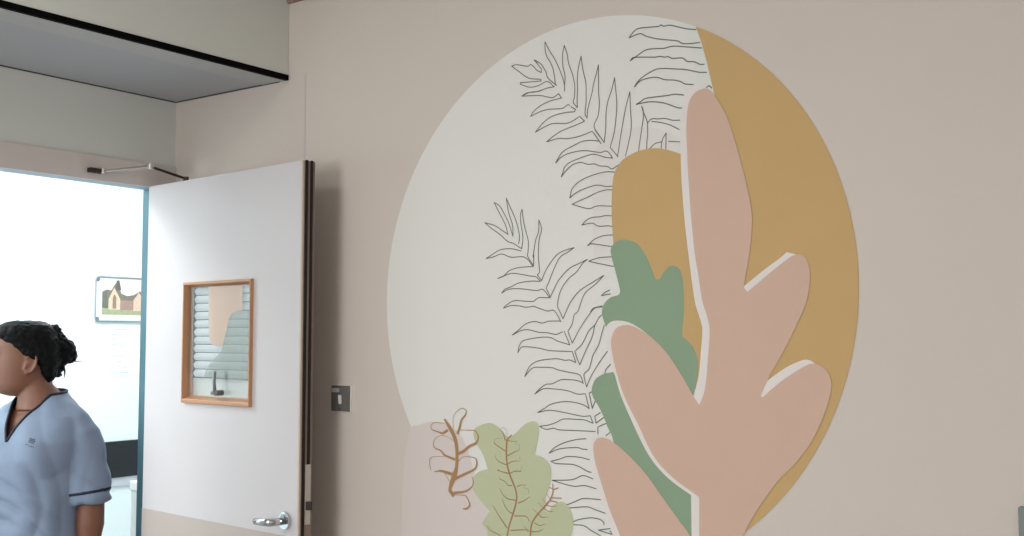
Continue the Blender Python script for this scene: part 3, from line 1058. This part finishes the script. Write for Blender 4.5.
# nose, nostrils, lips volume, chin, brow
loft(bm, [[Vector((fx(-3), -.006, zpx(351))), Vector((fx(-5.5), 0, zpx(351))), Vector((fx(-3), .006, zpx(351)))],
          [Vector((fx(-3), -.012, zpx(360))), Vector((fx(-11), 0, zpx(361.5))), Vector((fx(-3), .012, zpx(360)))],
          [Vector((fx(-2), -.017, zpx(367))), Vector((fx(-12.5), 0, zpx(366.5))), Vector((fx(-2), .017, zpx(367)))],
          [Vector((fx(-2), -.010, zpx(369))), Vector((fx(-6), 0, zpx(369))), Vector((fx(-2), .010, zpx(369)))]])
ellipsoid(bm, Vector((fx(-10), 0, zpx(365))), (.010, .009, .009))
for s in (-1, 1):
    ellipsoid(bm, Vector((fx(-7.2), s * .013, zpx(366.5))), (.010, .007, .007))
    ellipsoid(bm, Vector((fx(-3.5), s * .030, zpx(350))), (.010, .022, .006))
    # ear: rim, lobe, inner shell
    ec = Vector((fx(32), s * .073, zpx(363.5)))
    tl = R(12)
    ear = []
    for k in range(15):
        a = R(150) - R(300) * k / 14
        ex, ez = .019 * math.cos(a), .031 * math.sin(a) + .003
        ear.append(ec + Vector((ex * math.cos(tl) + ez * math.sin(tl), s * (.005 + .004 * math.cos(a)), ez)))
    tube(bm, ear, [.0042] * 15, 8)
    ellipsoid(bm, ec + Vector((0.002, -s * .002, 0)), (.018, .006, .030))
    ellipsoid(bm, ec + Vector((-.008, s * .001, -.026)), (.009, .006, .010))
    ellipsoid(bm, ec + Vector((-.013, s * .001, -.004)), (.004, .006, .007))
ellipsoid(bm, Vector((fx(-4.6), 0, zpx(375.5))), (.011, .024, .007))
ellipsoid(bm, Vector((fx(-3.6), 0, zpx(380))), (.011, .021, .007))
ellipsoid(bm, Vector((fx(0), 0, zpx(387.5))), (.017, .024, .015))
# neck
rings = []
for py, f, b, hw in ((372, 20, 54, .050), (384, 19, 55, .053), (389, 20, 61, .059), (394, 20, 65, .066), (400, 20, 68, .074), (408, 18, 68, .085)):
    rings.append(ringpts(xpx((f + b) / 2), 0, zpx(py), (b - f) / 2 * SCX, hw, 32, 2.0))
loft(bm, rings)
# chest under the cloth
CH = [(.90, .165, -.13, .105), (1.02, .160, -.125, .10), (1.12, .165, -.13, .10), (1.19, .170, -.118, .10), (1.25, .155, -.092, .095), (1.29, .115, -.062, .085), (1.31, .045, -.015, .06)]
rings = [[body(p) for p in ringpts(0, (f + b) / 2, z, hw, (b - f) / 2, 40, 2.3)] for z, hw, f, b in CH]
loft(bm, rings)
# arms and hands
for s in (-1, 1):
    sh, elb, wr = Vector((s * .170, .01, 1.175)), Vector((s * .212, .012, .985)), Vector((s * .214, -.010, .755))
    mid = elb.lerp(wr, .3) + Vector((s * .003, 0, 0))
    limb(bm, [body(p) for p in (sh, sh.lerp(elb, .5) + Vector((s * .006, .004, 0)), elb, mid, elb.lerp(wr, .7), wr)], [.044, .048, .044, .046, .034, .027])
    # palm, relaxed, facing the thigh
    pc = wr + Vector((0, -.006, -.045))
    rg = []
    for dz, hy, hx in ((.045, .024, .019), (.02, .030, .016), (-.01, .037, .015), (-.04, .039, .013), (-.05, .036, .011)):
        rg.append([body(p) for p in ringpts(pc.x, pc.y, pc.z + dz, hx, hy, 20, 2.2)])
    loft(bm, rg)
    for i, (dy, ln) in enumerate(((-.029, .068), (-.010, .076), (.010, .070), (.028, .056))):
        k0 = pc + Vector((0, dy, -.044))
        k1 = k0 + Vector((-s * .004, -.004, -ln * .45))
        k2 = k1 + Vector((-s * .012, -.003, -ln * .32))
        k3 = k2 + Vector((-s * .013, 0, -ln * .22))
        tube(bm, [body(p) for p in (k0, k1, k2, k3)], [.0092, .0088, .0080, .0064], 10)
        ellipsoid(bm, body(k3), (.0064,) * 3, seg=10, rings=8)
    t0 = pc + Vector((-s * .006, -.030, .012))
    t1 = t0 + Vector((-s * .012, -.022, -.026))
    t2 = t1 + Vector((-s * .008, -.006, -.026))
    tube(bm, [body(p) for p in (t0, t1, t2)], [.013, .011, .0085], 10)
    ellipsoid(bm, body(t2), (.0085,) * 3, seg=10, rings=8)
remeshed('body', bm, .0038, M['skin'], nurse, 4)

# eyes, brows, lips
for s in (-1, 1):
    ec = Vector((fx(-0.4), s * .030, zpx(356)))
    bm = bmesh.new()
    ellipsoid(bm, ec, (.0122, .0135, .0088))
    ey = obj('eye', bm, M['eye'], nurse, smooth=True)
    bm = bmesh.new()
    ellipsoid(bm, ec + Vector((-.0095, s * .003, 0)), (.004, .0055, .0055))
    obj('iris', bm, M['iris'], ey, smooth=True)
    bm = bmesh.new()
    tube(bm, [ec + Vector((-.010, -s * .012, .0035)), ec + Vector((-.0145, -s * .002, .0085)), ec + Vector((-.010, s * .010, .007)), ec + Vector((-.002, s * .015, .001))], [.0025, .0042, .0042, .0025], 8)
    tube(bm, [ec + Vector((-.009, -s * .011, -.003)), ec + Vector((-.0125, -s * .001, -.0078)), ec + Vector((-.007, s * .011, -.005))], [.0018, .003, .0018], 8)
    obj('eyelid', bm, M['skin'], ey, smooth=True)
    bm = bmesh.new()
    tube(bm, [Vector((fx(-6.6), s * .012, zpx(349.5))), Vector((fx(-6.4), s * .028, zpx(347.5))), Vector((fx(-3.0), s * .048, zpx(349)))], [.0025, .003, .0015], 8)
    obj('eyebrow', bm, M['hair'], nurse, smooth=True)
bm = bmesh.new()
tube(bm, [Vector((fx(-5.2), -.019, zpx(377.6))), Vector((fx(-7.6), -.007, zpx(375.6))), Vector((fx(-7.6), .007, zpx(375.6))), Vector((fx(-5.2), .019, zpx(377.6)))], [.002, .0042, .0042, .002], 10)
tube(bm, [Vector((fx(-5.0), -.018, zpx(378.2))), Vector((fx(-6.8), -.007, zpx(380))), Vector((fx(-6.8), .007, zpx(380))), Vector((fx(-5.0), .018, zpx(378.2)))], [.002, .0048, .0048, .002], 10)
obj('lips', bm, M['lips'], nurse, smooth=True)

# hair: swept back cap with a messy bun
HH = [(320.8, 16, 38, .020), (322.3, 7, 46, .048), (325.5, 1, 52, .066), (330, -3, 56.5, .077), (335, -4, 59, .0825), (340, 2.5, 60.5, .085), (346, 10, 62, .086),
      (352, 16, 62, .085), (356, 20, 61.5, .083), (360, 32, 61, .081), (365, 39, 60.5, .076), (371, 41, 59.5, .068), (377, 44, 57.5, .056), (381.5, 48, 54.5, .036)]
bm = bmesh.new()
rings = [ringpts(xpx((f + b) / 2), 0, zpx(py), (b - f) / 2 * SCX, hw, 48, 2.9 if f > 0 else 2.5) for py, f, b, hw in HH]
loft(bm, rings)
random.seed(11)
for px, py, rad in ((63, 342, .022), (69, 349, .030), (72, 355, .026), (66, 357, .028), (61, 352, .030), (60, 365, .024), (58, 372, .018), (73, 350, .018), (62, 336, .014), (58, 338, .026), (62, 344, .028), (56, 330, .020), (58, 360, .028)):
    ellipsoid(bm, Vector((xpx(px), random.uniform(-.012, .012), zpx(py))), (rad * .9, rad * 1.1, rad))


def hairnoise(c):
    f = 1.0 if c.x > xpx(56) else 0.35
    return f * 0.007 * noise.noise(c * 75) + 0.0016 * noise.noise(Vector((c.x * 60, c.y * 60, c.z * 260)))


hair = remeshed('hair', bm, .0035, M['hair'], nurse, 2, hairnoise)
for pts, r0 in (([(62, 362), (65.5, 367), (66.8, 373), (66.2, 378)], .006), ([(58, 368), (61, 372), (63.5, 375), (64, 376)], .006), ([(74, 360), (78, 361.5), (82, 361.8), (85, 360.6)], .0022),
                ([(66, 341), (70, 340), (73, 342)], .004), ([(52, 325), (56, 326), (59, 331)], .003)):
    bm = bmesh.new()
    P = smooth_line([Vector((xpx(a), -.006, zpx(b))) for a, b in pts], False, 4)
    tube(bm, P, [r0 * (1 - .85 * i / (len(P) - 1)) for i in range(len(P))], 8)
    obj('loose_strand', bm, M['hair'], hair, smooth=True)

# tunic
TR = [(.66, .195, -.150, .135), (.78, .196, -.158, .135), (.90, .192, -.165, .130), (1.00, .184, -.162, .122), (1.08, .180, -.166, .118), (1.13, .182, -.166, .118), (1.19, .190, -.150, .118),
      (1.235, .182, -.125, .115), (1.27, .165, -.100, .110), (1.30, .128, -.074, .102), (1.33, .092, -.050, .090), (1.352, .076, -.036, .080), (1.365, .070, -.032, .076)]
bm = bmesh.new()
rings = [[body(p) for p in ringpts(0, (f + b) / 2, z, hw, (b - f) / 2, 56, 2.35)] for z, hw, f, b in TR]
loft(bm, rings)
SLV = [(.050, 1.298, .044), (.105, 1.268, .047), (.148, 1.240, .050), (.176, 1.205, .055), (.188, 1.160, .059), (.196, 1.100, .062), (.205, 1.040, .065), (.212, .987, .068)]
for s in (-1, 1):
    tube(bm, [body(Vector((s * a, .012, z))) for a, z, r in SLV], [r for a, z, r in SLV], 28)


def folds(c):
    d = 0.0
    # slanting drag folds over belly and sleeve
    q = 30 * c.z + 20 * c.x - 10 * c.y + 7 * noise.noise(c * 3.5)
    amp = max(0, min(1, (1.17 - c.z) / .15))
    d += 0.020 * amp * (abs(math.sin(q)) ** 0.7 - .6) * (0.6 + noise.noise(c * 6 + Vector((3, 1, 7))))
    q2 = 26 * c.x + 8 * c.z + 6 * noise.noise(c * 3)
    d += 0.006 * (abs(math.sin(q2)) - .5)
    d += 0.0045 * noise.noise(c * 14)
    d += 0.004 * noise.noise(Vector((c.x * 8 + c.z * 9, c.y * 8, c.z * 4)))
    return d


tun = remeshed('tunic', bm, .007, M['tunic'], nurse, 5, folds)
# cut the v-neck
KS, ZV = 0.47, 1.192
bm = bmesh.new()
bm.from_mesh(tun.data)
inv = Matrix.Rotation(-TH, 4, 'Z')
bm.transform(inv)
for co, no in ((Vector((0, 0, ZV)), Vector((1, 0, -KS))), (Vector((0, 0, ZV)), Vector((1, 0, KS))), (Vector((0, 0, 1.343)), Vector((0, -.12, 1))), (Vector((0, .02, 0)), Vector((0, 1, 0)))):
    bmesh.ops.bisect_plane(bm, geom=bm.verts[:] + bm.edges[:] + bm.faces[:], plane_co=co, plane_no=no.normalized(), dist=1e-5)
kill = []
for f in bm.faces:
    c = f.calc_center_median()
    if c.z > ZV and ((abs(c.x) < KS * (c.z - ZV) and c.y < .02) or (c.z - 1.343 - .12 * c.y) > 0):
        kill.append(f)
bmesh.ops.delete(bm, geom=kill, context='FACES')
be = [e for e in bm.edges if len(e.link_faces) == 1 and (e.verts[0].co.z + e.verts[1].co.z) / 2 > 1.15]
adj = {}
for e in be:
    a, b = e.verts
    adj.setdefault(a, []).append(b)
    adj.setdefault(b, []).append(a)
loops, seen = [], set()
for v in list(adj):
    if v in seen:
        continue
    lp_, cur = [v], v
    seen.add(v)
    while True:
        nx = [w for w in adj[cur] if w not in seen]
        if not nx:
            break
        cur = nx[0]
        seen.add(cur)
        lp_.append(cur)
    loops.append(lp_)
loops.sort(key=len)
trim = [v.co.copy() for v in loops[-1]]
bm.transform(inv.inverted())
bm.to_mesh(tun.data)
bm.free()
trim = [body(p) for p in trim]
ts = []
n = len(trim)
for i in range(0, n, 2):
    ts.append((trim[i - 1] + trim[i] * 2 + trim[(i + 1) % n]) / 4)
bm = bmesh.new()
tube(bm, ts, .0046, 8, closed=True)
obj('neck_piping', bm, M['navy'], tun, smooth=True)
md = tun.modifiers.new('cloth', 'SOLIDIFY')
md.thickness = .003
md.offset = -1
# dark under collar seen inside the v
for s in (-1, 1):
    sh, elb = Vector((s * .180, .008, 1.195)), Vector((s * .212, .012, .985))
    dirv = (body(elb) - body(sh)).normalized()
    c = body(elb) - dirv * .036
    u = dirv.cross(Vector((0, 1, 0))).normalized()
    w = dirv.cross(u).normalized()
    bm = bmesh.new()
    tv = BVHTree.FromPolygons([v.co for v in tun.data.vertices], [tuple(p.vertices) for p in tun.data.polygons])
    rg = []
    for off in (-.006, -.003, .003, .006):
        row = []
        for k in range(36):
            a = 2 * PI * k / 36
            d = u * math.cos(a) + w * math.sin(a)
            cc = c + dirv * off
            h = tv.ray_cast(cc + d * .15, -d, .15)
            rad = (h[0] - cc).length if h[0] else .067
            rad = max(.058, min(.078, rad))
            row.append(cc + d * (rad + (.0015 if abs(off) < .004 else -.001)))
        rg.append(row)
    loft(bm, rg, cap=False)
    obj('sleeve_piping', bm, M['navy'], tun, smooth=True)
# small embroidered emblem on the chest: rows of short stitched marks
bm = bmesh.new()
marks = []
random.seed(5)
for row, (x0_, x1_, py_) in enumerate(((34.0, 39.2, 432.6), (33.4, 39.0, 434.0), (32.8, 38.4, 435.6), (30.2, 33.0, 438.0), (33.6, 37.2, 439.6))):
    x = x0_
    while x < x1_:
        wd = random.uniform(.5, 1.0)
        marks.append((x, py_ + (x - x0_) * .28, wd, .9 if row < 3 else .7))
        x += wd + .45
for px, py, wd, hh in marks:
    q = []
    for a, b in ((px, py), (px + wd, py + .2), (px + wd - .15, py + hh + .2), (px - .15, py + hh)):
        h = tv.ray_cast(Vector((xpx(a), -.6, zpx(b))), Vector((0, 1, 0)), 1.2)
        if h[0]:
            q.append(bm.verts.new(h[0] + Vector((0, -.0012, 0))))
    if len(q) == 4:
        bm.faces.new(q)
obj('embroidered_emblem', bm, M['navy'], tun)
# chest pocket welt hidden in the folds
# trousers and shoes
bm = bmesh.new()
rings = [[body(p) for p in ringpts(0, 0, z, hw, d, 40, 2.2)] for z, hw, d in ((.70, .172, .118), (.80, .168, .115), (.86, .155, .11))]
loft(bm, rings)
for s in (-1, 1):
    tube(bm, [body(p) for p in ((s * .088, 0, .78), (s * .092, -.003, .60), (s * .095, -.004, .45), (s * .097, .006, .25), (s * .098, .008, .055))], [.094, .086, .072, .066, .062], 26)
remeshed('trousers', bm, .009, M['trousers'], nurse, 4)
for s in (-1, 1):
    bm = bmesh.new()
    rg = []
    for z, f, b, hw in ((0.0, -.165, .075, .044), (.018, -.170, .078, .046), (.022, -.163, .074, .043), (.045, -.145, .072, .040), (.07, -.07, .068, .036), (.085, -.05, .064, .034)):
        rg.append([body(p) for p in ringpts(s * .10, (f + b) / 2, z, hw, (b - f) / 2, 28, 2.4)])
    loft(bm, rg)
    obj('shoe', bm, M['shoe'], nurse, smooth=True)

# ------------------------------------------------------------------- lights
def area(name, loc, target, sx, sy, power, col):
    l = bpy.data.lights.new(name, 'AREA')
    l.shape = 'RECTANGLE'
    l.size, l.size_y = sx, sy
    l.energy = power
    l.color = col
    o = bpy.data.objects.new(name, l)
    COL.objects.link(o)
    o.location = loc
    d = Vector(target) - Vector(loc)
    o.rotation_euler = d.to_track_quat('-Z', 'Y').to_euler()
    return o


area('window_daylight', ((WX0 + WX1) / 2, BY - 0.09, (WZ0 + WZ1) / 2), ((WX0 + WX1) / 2, 0, (WZ0 + WZ1) / 2), WX1 - WX0 - .05, WZ1 - WZ0 - .05, 61, (.96, .97, 1.0))
for x, y in ((1.05, -2.0), (2.2, -3.2), (4.3, -3.2)):  # fill lights without fixtures, added to soften the shadow beside the door
    area('ceiling_fill', (x, y, CZ - 0.02), (x, y, 0), 0.6, 0.6, 13 if x < 4 else 16, (.99, .98, .95))
# the bright room: added ceiling lights without fixtures, unseen light on its near side
for y in (-2.4, -0.9, 0.7):
    area('ceiling_fill', (-1.15, y, CZ - 0.02), (-1.15, y, 0), 0.9, 0.6, 35, (.90, .98, 1.0))
area('far_room_side_light', (-1.3, -3.45, 1.5), (-1.3, 0, 1.5), 1.4, 1.5, 44, (.90, .97, 1.0))

w = bpy.data.worlds.new('world')
bpy.context.scene.world = w
w.use_nodes = True
w.node_tree.nodes['Background'].inputs[0].default_value = (0.75, 0.85, 1.0, 1)
w.node_tree.nodes['Background'].inputs[1].default_value = 0.6
vs = bpy.context.scene.view_settings
vs.view_transform = 'Standard'
vs.look = 'None'
vs.gamma = 1
vs.exposure = 0.0
vs.use_curve_mapping = False
